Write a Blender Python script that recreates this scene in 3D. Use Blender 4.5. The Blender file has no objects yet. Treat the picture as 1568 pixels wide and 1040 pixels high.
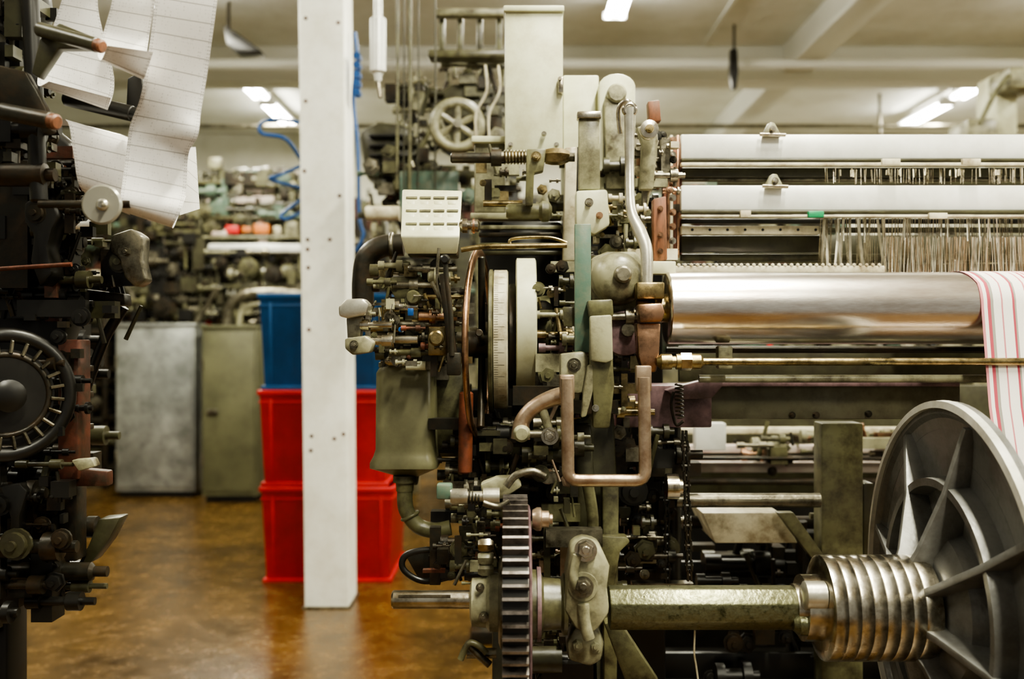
import bpy, bmesh, math, random
from mathutils import Vector, Matrix
R=random.Random(7)
F=1524.0; CH=1.35
def X(u,d): return (u-784)/F*d
def Z(v,d): return CH-(v-520)/F*d
def P(u,v,d): return Vector((X(u,d),d,Z(v,d)))
def S(px,d): return px*d/F
CUR=None
COL=bpy.context.scene.collection
def begin(name):
    global CUR
    e=bpy.data.objects.new(name,None); COL.objects.link(e); CUR=e; e.empty_display_size=.1
    return e
# ---------- materials
def mat(name,col,rough=.5,metal=0,var=.25,vscale=6,dirt=None,damt=.3,dscale=12,bump=.0,bscale=60,coat=0,emit=0,rvar=.15,stretch=None):
    m=bpy.data.materials.new(name); m.use_nodes=True
    nt=m.node_tree; n=nt.nodes; l=nt.links; b=n['Principled BSDF']
    tc=n.new('ShaderNodeTexCoord'); src=tc.outputs['Object']
    if stretch:
        mp=n.new('ShaderNodeMapping'); mp.inputs['Scale'].default_value=stretch; l.new(src,mp.inputs[0]); src=mp.outputs[0]
    n1=n.new('ShaderNodeTexNoise'); n1.inputs['Scale'].default_value=vscale; n1.inputs['Detail'].default_value=5
    l.new(src,n1.inputs['Vector'])
    r1=n.new('ShaderNodeValToRGB'); r1.color_ramp.elements[0].position=.3; r1.color_ramp.elements[1].position=.7
    c=Vector(col[:3]); 
    r1.color_ramp.elements[0].color=(*[x*(1-var) for x in c],1); r1.color_ramp.elements[1].color=(*[min(1,x*(1+var*.6)) for x in c],1)
    l.new(n1.outputs['Fac'],r1.inputs[0]); out=r1.outputs[0]
    if dirt:
        n2=n.new('ShaderNodeTexNoise'); n2.inputs['Scale'].default_value=dscale; n2.inputs['Detail'].default_value=8; n2.inputs['Roughness'].default_value=.7
        l.new(src,n2.inputs['Vector'])
        r2=n.new('ShaderNodeValToRGB'); r2.color_ramp.elements[0].position=.43; r2.color_ramp.elements[1].position=.67
        r2.color_ramp.elements[1].color=(min(1,damt*2.2),)*3+(1,)
        l.new(n2.outputs['Fac'],r2.inputs[0])
        mx=n.new('ShaderNodeMix'); mx.data_type='RGBA'; l.new(r2.outputs[0],mx.inputs[0]); l.new(out,mx.inputs[6]); mx.inputs[7].default_value=(*dirt,1); out=mx.outputs[2]
    l.new(out,b.inputs['Base Color'])
    mr=n.new('ShaderNodeMapRange'); mr.inputs[3].default_value=max(.03,rough-rvar); mr.inputs[4].default_value=min(1,rough+rvar); l.new(n1.outputs['Fac'],mr.inputs[0]); l.new(mr.outputs[0],b.inputs['Roughness'])
    b.inputs['Metallic'].default_value=metal
    b.inputs['Coat Weight'].default_value=coat
    if bump:
        n3=n.new('ShaderNodeTexNoise'); n3.inputs['Scale'].default_value=bscale; n3.inputs['Detail'].default_value=4; l.new(src,n3.inputs['Vector'])
        bp=n.new('ShaderNodeBump'); bp.inputs['Strength'].default_value=bump; bp.inputs['Distance'].default_value=.003; l.new(n3.outputs['Fac'],bp.inputs['Height']); l.new(bp.outputs[0],b.inputs['Normal'])
    if emit:
        b.inputs['Emission Color'].default_value=(*col,1); b.inputs['Emission Strength'].default_value=emit
    return m
DK=(.024,.018,.009)
steel=mat('steel',(.64,.6,.5),.25,1,.2,9,(.18,.14,.08),.42,25,.1,90)
polish=mat('polished_steel',(.86,.81,.75),.23,1,.08,5,(.5,.4,.33),.35,7,.05,120,rvar=.05,stretch=(.6,3,3))
dull=mat('dull_steel',(.26,.24,.18),.36,.85,.3,12,DK,.45,22,.3,70)
gearm=mat('gear_steel',(.31,.275,.25),.36,.85,.25,12,DK,.4,22,.2,70)
shaftm=mat('oiled_shaft_steel',(.22,.22,.13),.33,.8,.4,60,(.045,.045,.02),.45,60,.4,120)
iron=mat('dark_iron',(.024,.022,.015),.38,.4,.4,12,(.06,.034,.015),.3,20,.3,60)
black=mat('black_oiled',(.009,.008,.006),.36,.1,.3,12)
olive=mat('olive_paint',(.135,.13,.065),.36,0,.3,8,DK,.42,18,.25,50)
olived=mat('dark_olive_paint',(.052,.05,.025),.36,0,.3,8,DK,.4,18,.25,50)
tankm=mat('olive_enamel',(.155,.148,.078),.33,0,.12,6,DK,.15,14,.1,50)
sage=mat('sage_paint',(.3,.29,.185),.36,0,.25,8,(.045,.035,.017),.45,14,.25,50)
pale=mat('pale_green_paint',(.6,.61,.43),.4,0,.06,4,(.31,.27,.14),.25,9,.1,40)
cream=mat('cream_paint',(.64,.6,.44),.4,0,.12,6,(.2,.15,.08),.4,16,.1,40)
teal=mat('teal_paint',(.08,.14,.105),.38,0,.15,8,(.2,.18,.12),.25,30,.2,50)
brass=mat('brassy_steel',(.38,.3,.15),.3,.95,.25,14,DK,.42,26,.2,80)
copper=mat('copper_steel',(.55,.33,.21),.3,1,.2,12,DK,.35,20,.1,80)
pink=mat('pinkish_steel',(.48,.37,.27),.32,.85,.15,10,(.2,.11,.06),.35,24,.15,80)
rust=mat('rusty_paint',(.19,.055,.026),.5,.2,.4,12,DK,.42,22,.3,60)
rustd=mat('dull_brown_paint',(.1,.03,.016),.5,.1,.4,12,DK,.45,22,.3,60)
wood=mat('oiled_wood',(.22,.085,.04),.5,0,.3,10,DK,.35,20,.1,60,stretch=(6,6,1))
cordm=mat('harness_cord_fibre',(.2,.14,.08),.7,0,.3,20)
purple=mat('mauve_primer',(.2,.125,.135),.42,.1,.3,14,(.05,.03,.03),.45,25,.2,60)
greyp=mat('grey_green_paint',(.12,.115,.072),.4,0,.15,8,DK,.3,16,.1,50)
alu=mat('cast_aluminium',(.19,.19,.18),.38,.45,.15,8,(.08,.075,.06),.35,12,.3,90)
alul=mat('machined_rim',(.6,.58,.49),.3,.8,.12,8,(.26,.23,.16),.35,14,.1,90)
rimm=mat('machined_aluminium_edge',(.74,.73,.66),.32,.4,.08,8,(.4,.38,.3),.3,14,.1,90)
white=mat('white_rail',(.86,.87,.83),.3,.2,.04,4,(.5,.5,.43),.2,6,0)
whited=mat('aged_white_paint',(.6,.59,.5),.5,0,.1,4,(.3,.28,.2),.3,6,0)
wcol=mat('column_white_paint',(.85,.85,.77),.5,0,.03,2,(.6,.57,.45),.25,5,.15,20)
blue=mat('blue_plastic',(.003,.055,.17),.4,0,.12,5,(.003,.035,.1),.3,9)
red=mat('red_plastic',(.4,.006,.008),.4,0,.15,4,(.25,.005,.006),.3,9)
redb=mat('red_paint_bright',(.6,.03,.03),.4)
orange=mat('orange_paint',(.6,.2,.05),.45)
greenc=mat('green_clip',(.01,.25,.1),.4)
bluep=mat('blue_hose_pvc',(.01,.07,.25),.35)
galv=mat('galvanised_sheet',(.36,.375,.35),.36,.5,.3,5,(.17,.18,.17),.4,8,.3,4)
cabg=mat('cabinet_green_paint',(.13,.13,.07),.45,0,.12,4,(.07,.07,.04),.3,6)
wallm=mat('wall_plaster',(.78,.77,.66),.8,0,.06,1,(.5,.46,.33),.25,1.5)
ceilm=mat('ceiling_plaster',(.86,.86,.78),.85,0,.06,.7,(.6,.58,.46),.25,1.2)
beamm=mat('beam_paint',(.8,.8,.72),.7,0,.06,.7)
lampb=mat('lamp_body',(.8,.8,.76),.5)
tubee=mat('fluorescent_tube_glow',(1,.98,.88),.4,0,0,emit=48)
plast=mat('clear_grey_disc',(.3,.29,.24),.25,.3,.1,8)
bagm=mat('cloth_pale',(.55,.49,.43),.8,0,.2,8,(.4,.25,.25),.3,14)
# floor
fl=bpy.data.materials.new('oiled_floor'); fl.use_nodes=True
nt=fl.node_tree;n=nt.nodes;l=nt.links;b=n['Principled BSDF']
tc=n.new('ShaderNodeTexCoord')
a=n.new('ShaderNodeTexNoise');a.inputs['Scale'].default_value=1.3;a.inputs['Detail'].default_value=9;a.inputs['Roughness'].default_value=.7;l.new(tc.outputs['Object'],a.inputs['Vector'])
r=n.new('ShaderNodeValToRGB');e=r.color_ramp.elements;e[0].position=.34;e[0].color=(.05,.027,.007,1);e[1].position=.68;e[1].color=(.165,.092,.024,1)
l.new(a.outputs['Fac'],r.inputs[0])
a2=n.new('ShaderNodeTexNoise');a2.inputs['Scale'].default_value=8;a2.inputs['Detail'].default_value=10;a2.inputs['Roughness'].default_value=.85;l.new(tc.outputs['Object'],a2.inputs['Vector'])
r2=n.new('ShaderNodeValToRGB');e=r2.color_ramp.elements;e[0].position=.38;e[0].color=(.42,.4,.36,1);e[1].position=.56;e[1].color=(1,1,1,1);l.new(a2.outputs['Fac'],r2.inputs[0])
mx=n.new('ShaderNodeMix');mx.data_type='RGBA';mx.blend_type='MULTIPLY';mx.inputs[0].default_value=1;l.new(r.outputs[0],mx.inputs[6]);l.new(r2.outputs[0],mx.inputs[7]);l.new(mx.outputs[2],b.inputs['Base Color'])
mr=n.new('ShaderNodeMapRange');mr.inputs[1].default_value=.3;mr.inputs[2].default_value=.7;mr.inputs[3].default_value=.1;mr.inputs[4].default_value=.36;l.new(a2.outputs['Fac'],mr.inputs[0]);l.new(mr.outputs[0],b.inputs['Roughness'])
bp=n.new('ShaderNodeBump');bp.inputs['Strength'].default_value=.12;bp.inputs['Distance'].default_value=.01;l.new(a2.outputs['Fac'],bp.inputs['Height']);l.new(bp.outputs[0],b.inputs['Normal'])
def uvmat(name,fn,rough=.6,trans=0):
    m=bpy.data.materials.new(name);m.use_nodes=True;nt=m.node_tree;b=nt.nodes['Principled BSDF'];b.inputs['Roughness'].default_value=rough
    tc=nt.nodes.new('ShaderNodeTexCoord');sp=nt.nodes.new('ShaderNodeSeparateXYZ');nt.links.new(tc.outputs['UV'],sp.inputs[0])
    fn(nt,sp,b);return m
def mth(nt,op,a,b=None,c=None):
    m=nt.nodes.new('ShaderNodeMath');m.operation=op
    for i,x in enumerate((a,b,c)):
        if x is None: continue
        if isinstance(x,(int,float)): m.inputs[i].default_value=x
        else: nt.links.new(x,m.inputs[i])
    return m.outputs[0]
def paperfn(nt,sp,b):
    fr=mth(nt,'FRACT',mth(nt,'MULTIPLY',sp.outputs[1],36.0))
    line=mth(nt,'LESS_THAN',fr,.05)
    du=mth(nt,'FRACT',mth(nt,'MULTIPLY',sp.outputs[0],34.0)); dv=mth(nt,'FRACT',mth(nt,'MULTIPLY',sp.outputs[1],180.0))
    d1=mth(nt,'SUBTRACT',du,.5);d2=mth(nt,'SUBTRACT',dv,.5)
    rr=mth(nt,'ADD',mth(nt,'MULTIPLY',d1,d1),mth(nt,'MULTIPLY',d2,d2))
    dot=mth(nt,'LESS_THAN',rr,.06)
    e1=mth(nt,'LESS_THAN',sp.outputs[0],.06);e2=mth(nt,'GREATER_THAN',sp.outputs[0],.94)
    edge=mth(nt,'ADD',e1,e2)
    nz=nt.nodes.new('ShaderNodeTexNoise');nz.inputs['Scale'].default_value=60;nt.links.new(nt.nodes['Texture Coordinate'].outputs['UV'],nz.inputs['Vector'])
    sparse=mth(nt,'GREATER_THAN',nz.outputs['Fac'],.58)
    msk=mth(nt,'MAXIMUM',mth(nt,'MULTIPLY',line,.7),mth(nt,'MAXIMUM',mth(nt,'MULTIPLY',mth(nt,'MULTIPLY',dot,edge),.7),mth(nt,'MULTIPLY',mth(nt,'MULTIPLY',dot,sparse),.4)))
    mx=nt.nodes.new('ShaderNodeMix');mx.data_type='RGBA';nt.links.new(msk,mx.inputs[0]);mx.inputs[6].default_value=(.9,.88,.86,1);mx.inputs[7].default_value=(.14,.12,.11,1)
    nt.links.new(mx.outputs[2],b.inputs['Base Color'])
paper=uvmat('punched_card_paper',paperfn,.35)
def warpfn(nt,sp,b):
    n=nt.nodes
    r=n.new('ShaderNodeValToRGB');r.color_ramp.interpolation='CONSTANT';cr=r.color_ramp
    W=(.86,.82,.77,1);K=(.4,.05,.08,1);G=(.3,.29,.25,1);T=(.55,.2,.22,1)
    seq=[(0,T),(.05,W),(.11,K),(.17,G),(.22,W),(.36,T),(.39,W),(.56,K),(.6,G),(.63,W),(.8,T),(.83,W),(.92,K),(.96,W)]
    cr.elements[0].color=T;cr.elements[1].position=.05;cr.elements[1].color=W
    for p,c in seq[2:]:
        e=cr.elements.new(p);e.color=c
    nt.links.new(mth(nt,'FRACT',mth(nt,'MULTIPLY',sp.outputs[0],3.4)),r.inputs[0])
    th=mth(nt,'FRACT',mth(nt,'MULTIPLY',sp.outputs[0],260.0))
    k=mth(nt,'ADD',mth(nt,'MULTIPLY',th,.4),.65)
    mx=n.new('ShaderNodeMix');mx.data_type='RGBA';mx.blend_type='MULTIPLY';mx.inputs[0].default_value=1;nt.links.new(r.outputs[0],mx.inputs[6]);nt.links.new(k,mx.inputs[7]);nt.links.new(mx.outputs[2],b.inputs['Base Color'])
warp=uvmat('striped_warp_threads',warpfn,.7)
# ---------- geometry
def mk(name,V,Fc,m,bev=0,ang=38,uv=None,smooth=True):
    me=bpy.data.meshes.new(name); me.from_pydata([tuple(v) for v in V],[],Fc)
    bm=bmesh.new(); bm.from_mesh(me)
    if uv is None: bmesh.ops.recalc_face_normals(bm,faces=bm.faces[:])
    if bev>0:
        ed=[e for e in bm.edges if len(e.link_faces)==2 and e.calc_face_angle(0)>.6]
        if ed: bmesh.ops.bevel(bm,geom=ed,offset=bev,segments=2,profile=.5,affect='EDGES',clamp_overlap=True)
    bm.to_mesh(me); bm.free()
    if smooth:
        for p in me.polygons: p.use_smooth=True
        me.set_sharp_from_angle(angle=math.radians(ang))
    if uv:
        ul=me.uv_layers.new(name='UVMap')
        for lp in me.loops: ul.data[lp.index].uv=uv[lp.vertex_index]
    me.materials.append(m)
    o=bpy.data.objects.new(name,me); COL.objects.link(o); o.parent=CUR
    return o
BF=[(0,1,2,3),(7,6,5,4),(0,4,5,1),(1,5,6,2),(2,6,7,3),(3,7,4,0)]
def wbox(name,x0,y0,z0,x1,y1,z1,m,bev=.003):
    V=[(x0,y0,z0),(x1,y0,z0),(x1,y0,z1),(x0,y0,z1),(x0,y1,z0),(x1,y1,z0),(x1,y1,z1),(x0,y1,z1)]
    return mk(name,V,BF,m,bev)
def box(name,u0,v0,u1,v1,d,th,m,bev=.003):
    return wbox(name,X(u0,d),d,Z(v1,d),X(u1,d),d+th,Z(v0,d),m,bev)
def plate(name,pts,d,th,m,bev=.002):
    n=len(pts); V=[P(u,v,d) for u,v in pts]; V+= [p+Vector((0,th,0)) for p in V]
    Fc=[tuple(range(n)),tuple(range(2*n-1,n-1,-1))]+[(i,(i+1)%n,n+(i+1)%n,n+i) for i in range(n)]
    return mk(name,V,Fc,m,bev)
def lathe_geo(p,axis,prof,seg=28,phase=0):
    axis=Vector(axis).normalized(); a=axis.orthogonal().normalized(); b_=axis.cross(a); V=[];Fc=[]
    for t,r in prof:
        for i in range(seg):
            an=2*math.pi*i/seg+phase; V.append(p+axis*t+(a*math.cos(an)+b_*math.sin(an))*r)
    k=len(prof)
    for j in range(k-1):
        for i in range(seg):
            i2=(i+1)%seg; Fc.append((j*seg+i,j*seg+i2,(j+1)*seg+i2,(j+1)*seg+i))
    Fc.append(tuple(range(seg))); Fc.append(tuple((k-1)*seg+i for i in range(seg)))
    return V,Fc
def lathe(name,p,axis,prof,m,seg=28,phase=0,ang=38,bev=0):
    V,Fc=lathe_geo(Vector(p),axis,prof,seg,phase); return mk(name,V,Fc,m,bev,ang)
def lx(name,v,d,prof,m,seg=28,bev=0,phase=0):
    x0=X(prof[0][0],d); return lathe(name,(x0,d,Z(v,d)),(1,0,0),[(X(u,d)-x0,S(r,d)) for u,r in prof],m,seg,phase,bev=bev)
def rod(name,p,q,r,m,seg=16,r2=None):
    p=Vector(p);q=Vector(q);L=(q-p).length;c=min(r*.25,L*.2);r2=r2 or r
    return lathe(name,p,q-p,[(0,r-c),(c,r),(L-c,r2),(L,r2-c)],m,seg)
def ly(name,u,v,d,prof,m,seg=28,phase=0,bev=0):
    return lathe(name,P(u,v,d),(0,1,0),[(t,S(r,d)) for t,r in prof],m,seg,phase,bev=bev)
def cat(pts,k=8):
    out=[];n=len(pts)
    for i in range(n-1):
        p0=pts[max(i-1,0)];p1=pts[i];p2=pts[i+1];p3=pts[min(i+2,n-1)]
        for j in range(k):
            t=j/k; out.append(.5*((2*p1)+(p2-p0)*t+(2*p0-5*p1+4*p2-p3)*t*t+(3*p1-p0-3*p2+p3)*t**3))
    out.append(pts[-1]); return out
def tube(name,pts,r,m,k=8,seg=12,flat=1,smooth=True,radii=None):
    pts=[Vector(p) for p in pts]
    path=cat(pts,k) if smooth else pts
    V=[];Fc=[];up=Vector((0,1,0))
    for i,p in enumerate(path):
        t=(path[min(i+1,len(path)-1)]-path[max(i-1,0)]).normalized()
        s=t.cross(up)
        if s.length<.1: s=t.cross(Vector((1,0,.2)))
        s.normalize(); w=s.cross(t).normalized()
        rr=r
        if radii:
            f=i/(len(path)-1)*(len(radii)-1); a=int(min(f,len(radii)-2)); rr=radii[a]+(radii[a+1]-radii[a])*(f-a)
        for j in range(seg):
            an=2*math.pi*j/seg; V.append(p+s*math.cos(an)*rr+w*math.sin(an)*rr*flat)
    for i in range(len(path)-1):
        for j in range(seg):
            j2=(j+1)%seg; Fc.append((i*seg+j,i*seg+j2,(i+1)*seg+j2,(i+1)*seg+j))
    Fc.append(tuple(range(seg)));Fc.append(tuple((len(path)-1)*seg+j for j in range(seg)))
    return mk(name,V,Fc,m,0,50)
def utube(name,uvs,d,rpx,m,**k): return tube(name,[P(u[0],u[1],u[2] if len(u)>2 else d) for u in uvs],S(rpx,d),m,**k)
def bolt(u,v,d,r,m=None,L=.012):
    m=m or steel
    ly('washer',u,v,d-.001,[(0,r*1.35),(.004,r*1.35)],m,20)
    ly('bolt_head',u,v,d-L,[(0,r*.9),(.002,r),(L,r)],m,6,R.random(),)
    ly('bolt_end',u,v,d-L-.006,[(0,r*.42),(.001,r*.5),(.008,r*.5)],m,12)
def ring(name,p,axis,Rm,r,m,seg=48,sq=None,n=10):
    axis=Vector(axis).normalized();a=axis.orthogonal().normalized();b_=axis.cross(a);V=[];Fc=[]
    sx,sy=sq if sq else (r,r)
    for i in range(seg):
        an=2*math.pi*i/seg;rad=a*math.cos(an)+b_*math.sin(an)
        for j in range(n):
            t=2*math.pi*j/n
            V.append(Vector(p)+rad*(Rm+sx*math.cos(t))+axis*sy*math.sin(t))
    for i in range(seg):
        for j in range(n): Fc.append((i*n+j,i*n+(j+1)%n,((i+1)%seg)*n+(j+1)%n,((i+1)%seg)*n+j))
    return mk(name,V,Fc,m,0,60)
def gear(name,p,R0,R1,w,N,m,axis=(1,0,0)):
    axis=Vector(axis).normalized();a=axis.orthogonal().normalized();b_=axis.cross(a);pr=[]
    for i in range(N):
        for f,rr in((.0,R0),(.3,R0),(.4,R1),(.62,R1),(.72,R0)): 
            an=2*math.pi*(i+f)/N; pr.append((an,rr))
    k=len(pr);V=[];p=Vector(p)
    for s in(-w/2,w/2):
        for an,rr in pr: V.append(p+axis*s+(a*math.cos(an)+b_*math.sin(an))*rr)
    Fc=[tuple(range(k)),tuple(range(2*k-1,k-1,-1))]+[(i,(i+1)%k,k+(i+1)%k,k+i) for i in range(k)]
    return mk(name,V,Fc,m,.0,20)
def spring(name,p,q,Rr,r,turns,m):
    p=Vector(p);q=Vector(q);ax=(q-p);L=ax.length;ax.normalize();a=ax.orthogonal().normalized();b_=ax.cross(a)
    n=int(turns*12)
    return tube(name,[p+ax*L*i/n+(a*math.cos(i*math.pi/6)+b_*math.sin(i*math.pi/6))*Rr for i in range(n+1)],r,m,smooth=False,seg=6)
def chain(name,p,q,link,m):
    p=Vector(p);q=Vector(q);L=(q-p).length;n=int(L/link);t=(q-p).normalized();V=[];Fc=[]
    for i in range(n):
        c=p+t*(i+.5)*link; w=link*.45 if i%2 else link*.3
        for sgn in(-1,1):
            b0=len(V);cx=c+Vector((sgn*w*.55,0,0));h=t*link*.62;e=Vector((link*.1,0,0));g=Vector((0,link*.3,0))
            for A in(-1,1):
                for B in(-1,1):
                    for C in(-1,1): V.append(cx+h*A*.9+e*B+g*C)
            Fc+=[tuple(b0+k for k in f) for f in((0,1,3,2),(4,6,7,5),(0,4,5,1),(2,3,7,6),(0,2,6,4),(1,5,7,3))]
        Vb,Fb=lathe_geo(c-Vector((w*.9,0,0)),(1,0,0),[(0,link*.22),(w*1.8,link*.22)],8)
        b0=len(V);V+=Vb;Fc+=[tuple(b0+k for k in f) for f in Fb]
    return mk(name,V,Fc,m)
def sheet(name,rows,m,k=6,thick=0):
    A=cat([P(*r_[:3]) for r_ in rows],k);B=cat([P(*r_[3:]) for r_ in rows],k);V=[];uv=[];Fc=[];s=0;nx=8
    for i in range(len(A)):
        if i: s+=((A[i]+B[i])/2-(A[i-1]+B[i-1])/2).length
        for j in range(nx+1):
            t=j/nx; V.append(A[i].lerp(B[i],t)); uv.append((t,s))
    w=nx+1
    for i in range(len(A)-1):
        for j in range(nx): Fc.append((i*w+j,i*w+j+1,(i+1)*w+j+1,(i+1)*w+j))
    return mk(name,V,Fc,m,0,60,uv=uv)
def clutter(name,x0,x1,y0,y1,z0,z1,n,mats,smin=.01,smax=.06,seed=1,long=.25,rodl=2.6):
    rr=random.Random(seed);acc={}
    for i in range(n):
        m=rr.choice(mats);A=acc.setdefault(m.name,(m,[],[]))
        c=Vector((rr.uniform(x0,x1),rr.uniform(y0,y1),rr.uniform(z0,z1)));t=rr.random();s=rr.uniform(smin,smax)
        if t<.34:
            sx,sy,sz=[s*rr.uniform(.3,1) for _ in'abc']
            if rr.random()<long: 
                if rr.random()<.5: sz*=4
                else: sx*=4
            V=[c+Vector((a*sx/2,b_*sy/2,g*sz/2)) for b_ in(-1,1) for a,g in((-1,-1),(1,-1),(1,1),(-1,1))];Fc=BF
        elif t<.68:
            ax=(1,0,0);r_=s*rr.uniform(.15,.45);L=s*rr.uniform(.5,3)
            V,Fc=lathe_geo(c-Vector((L/2,0,0)),ax,[(0,r_),(L*.2,r_),(L*.2,r_*.6),(L*.6,r_*.6),(L*.6,r_*1.2),(L*.8,r_*1.2),(L*.8,r_*.5),(L,r_*.5)],12)
        elif t<.88:
            r_=s*rr.uniform(.15,.5);V,Fc=lathe_geo(c,(0,-1,0),[(0,r_*1.3),(s*.15,r_*1.3),(s*.15,r_),(s*.4,r_),(s*.42,r_*.4),(s*.6,r_*.4)],rr.choice((6,14,14)))
        else:
            q=Vector((rr.uniform(-.5,.5),rr.uniform(-.2,.2),rr.choice((-1,1)))).normalized();L=s*rr.uniform(1.2,rodl)
            V,Fc=lathe_geo(c-q*L/2,q,[(0,s*.16),(L,s*.12)],8)
        o=len(A[1]);A[1].extend(V);A[2].extend([tuple(o+k for k in f) for f in Fc])
    for nm,(m,V,Fc) in acc.items(): mk(name+'_'+nm,V,Fc,m)
def uclutter(name,u0,u1,v0,v1,d0,d1,n,mats,smin=10,smax=40,seed=1,long=.25):
    d=(d0+d1)/2
    clutter(name,X(u0,d),X(u1,d),d0,d1,Z(v1,d),Z(v0,d),n,mats,S(smin,d),S(smax,d),seed,long)

# ================= ROOM
def single(fn,name,*a,**k):
    global CUR
    CUR=None; o=fn(name,*a,**k); return o
CZ=CH+2.95
single(wbox,'floor',-9,-3,-.1,9,14.3,0,fl,0)
single(wbox,'ceiling',-9,-3,CZ,9,14.3,CZ+.1,ceilm,0)
single(wbox,'wall_back',-9,14.3,0,9,14.45,CZ,wallm,0)
single(wbox,'wall_left',-9.15,-3,0,-9,14.3,CZ,wallm,0)
single(wbox,'wall_right',9,-3,0,9.15,14.3,CZ,wallm,0)
for y in(3.6,10.0,):
    single(wbox,'ceiling_beam',-8.99,y,CH+2.6,8.99,y+.35,CZ-.0,beamm,.01)
single(wbox,'ceiling_beam',2.72,3.96,CH+2.68,3.0,9.99,CZ,beamm,.01)
single(wbox,'ceiling_beam',2.72,10.36,CH+2.68,3.0,14.29,CZ,beamm,.01)
single(wbox,'ceiling_beam',-4.9,3.96,CH+2.68,-4.6,9.99,CZ,beamm,.01)
single(wbox,'ceiling_beam',-1.2,10.36,CH+2.68,-.9,14.29,CZ,beamm,.01)
begin('ceiling_pipe')
rod('pipe',(-6,9.6,CH+2.66),(8.9,9.6,CH+2.66),.05,beamm)
rod('pipe_thin',(-6,11.9,CH+2.55),(8.9,11.9,CH+2.55),.025,dull)
for x in(-3,0,3,6): rod('hanger',(x,9.6,CH+2.66),(x,9.6,CZ),.012,beamm)
begin('ceiling_conduit')
wbox('tray',1.9,4,CZ-.03,1.94,9.9,CZ-.001,beamm,.004)
def lamp(x,y0,y1,h=2.74,pw=60,w=.22):
    begin('fluorescent_lamp')
    z=CH+h
    wbox('housing',x-w*.3,y0,z+.06,x+w*.3,y1,z+.11,lampb,.01)
    for s in(-1,1): rod('tube',(x+s*w*.27,y0+.03,z+.025),(x+s*w*.27,y1-.03,z+.025),.024,tubee,10)
    for y in(y0+.01,y1-.03): wbox('end_cap',x-w/2+.01,y,z,x+w/2-.01,y+.025,z+.065,lampb,.004)
    for y in(y0+.2,y1-.2): rod('hanger',(x,y,z+.11),(x,y,CZ),.006,lampb,8)
    L=bpy.data.lights.new('lamp_light','AREA');L.shape='RECTANGLE';L.size=w*.9;L.size_y=(y1-y0);L.energy=pw;L.color=(1,.965,.77)
    o=bpy.data.objects.new('lamp_light',L);COL.objects.link(o);o.location=(x,(y0+y1)/2,z-.005);o.parent=CUR
for x in(-2.87,.88,5.1):
    lamp(x,10.6,11.4,pw=85); lamp(x,11.65,12.9,pw=85)
    lamp(x,7.1,8.55,pw=135 if x<0 else 110)
    lamp(x,3.9,5.4,pw=125)
lamp(-2.87,.6,2.1,pw=28);lamp(.88,.6,2.1,pw=240);lamp(5.1,.6,2.1,pw=140)
lamp(.88,-1.9,-.4,pw=180);lamp(5.1,-1.9,-.4,pw=100)
# ================= COLUMN
begin('support_column')
d=5.0
V=[];w=.27
for (uL,uR,z) in((466,534,0.0),(466,534,.012),(453,524,CZ)):
    xL=X(uL,d);xR=X(uR,d)
    V+=[(xL,d,z),(xR,d,z),(xR,d+w,z),(xL,d+w,z)]
Fc=[(3,2,1,0),(8,9,10,11)]+[(j*4+i,j*4+(i+1)%4,j*4+4+(i+1)%4,j*4+4+i) for j in(0,1) for i in range(4)]
mk('shaft',V,Fc,wcol,.012)
for u,v in((471,367),(471,382),(505,367),(472,410),(473,505),(476,690),(477,668),(512,672),(526,665),(468,28),(518,35),(468,155),(466,262),(520,300)):
    ly('bolt_hole',u,v,d-.002,[(0,3),(.004,3)],rustd,12)
wbox('base_plate',X(466,d)-.01,d-.01,0,X(534,d)+.01,d+w+.01,.008,dull,.002)
begin('air_hose')
utube('loop',[(470,262,5.35),(440,215),(402,205),(400,190),(425,183),(470,190,5.35)],5.2,3,bluep)
utube('loop_low',[(470,250,5.3),(430,268),(415,275),(470,290,5.3)],5.2,2.6,bluep)
utube('loop_lower',[(470,320,5.3),(440,335),(432,328),(470,300,5.3)],5.2,2.6,bluep)
utube('riser',[(543,50),(547,90),(541,150),(548,230),(550,330),(556,360),(545,385)],5.15,3,bluep)
for i in range(5): ly('connector',546,85+i*14,5.05,[(0,6),(.06,6),(.07,3)],bluep,8)
# ================= CRATES
def crate(z0,h,m,x0,x1,y0,y1):
    begin('storage_crate')
    def ringv(z,i):return[(x0+i,y0+i,z),(x1-i,y0+i,z),(x1-i,y1-i,z),(x0+i,y1-i,z)]
    V=ringv(z0,.035)+ringv(z0+h-.03,.012)+ringv(z0+h-.03,0)+ringv(z0+h,0)+ringv(z0+h,.02)+ringv(z0+.02,.05)
    Fc=[(3,2,1,0),(20,21,22,23)]
    for j in range(5):
        for i in range(4):Fc.append((j*4+i,j*4+(i+1)%4,j*4+4+(i+1)%4,j*4+4+i))
    mk('shell',V,Fc,m,.006)
    wbox('band',x0+.008,y0+.008,z0+h-.075,x1-.008,y1-.008,z0+h-.062,m,.003)
    wbox('foot_band',x0+.018,y0+.018,z0+.0,x1-.018,y1-.018,z0+.022,m,.003)
    for i in (0,4): 
        xx=x0+(x1-x0)*(.1+.2*i); 
        mk('rib',[(xx-.008,y0+.03,z0+.03),(xx+.008,y0+.03,z0+.03),(xx+.008,y0+.006,z0+h-.05),(xx-.008,y0+.006,z0+h-.05),(xx-.008,y0+.06,z0+.03),(xx+.008,y0+.06,z0+.03),(xx+.008,y0+.06,z0+h-.05),(xx-.008,y0+.06,z0+h-.05)],BF,m,.002)
x0=X(396,5.5);x1=X(604,5.5);hh=.535
crate(0,hh,red,x0,x1,5.5,6.25);crate(hh+.001,hh,red,x0-.01,x1-.02,5.5,6.25);crate(2*hh+.002,hh,blue,x0-.01,x1-.04,5.5,6.25)
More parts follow.
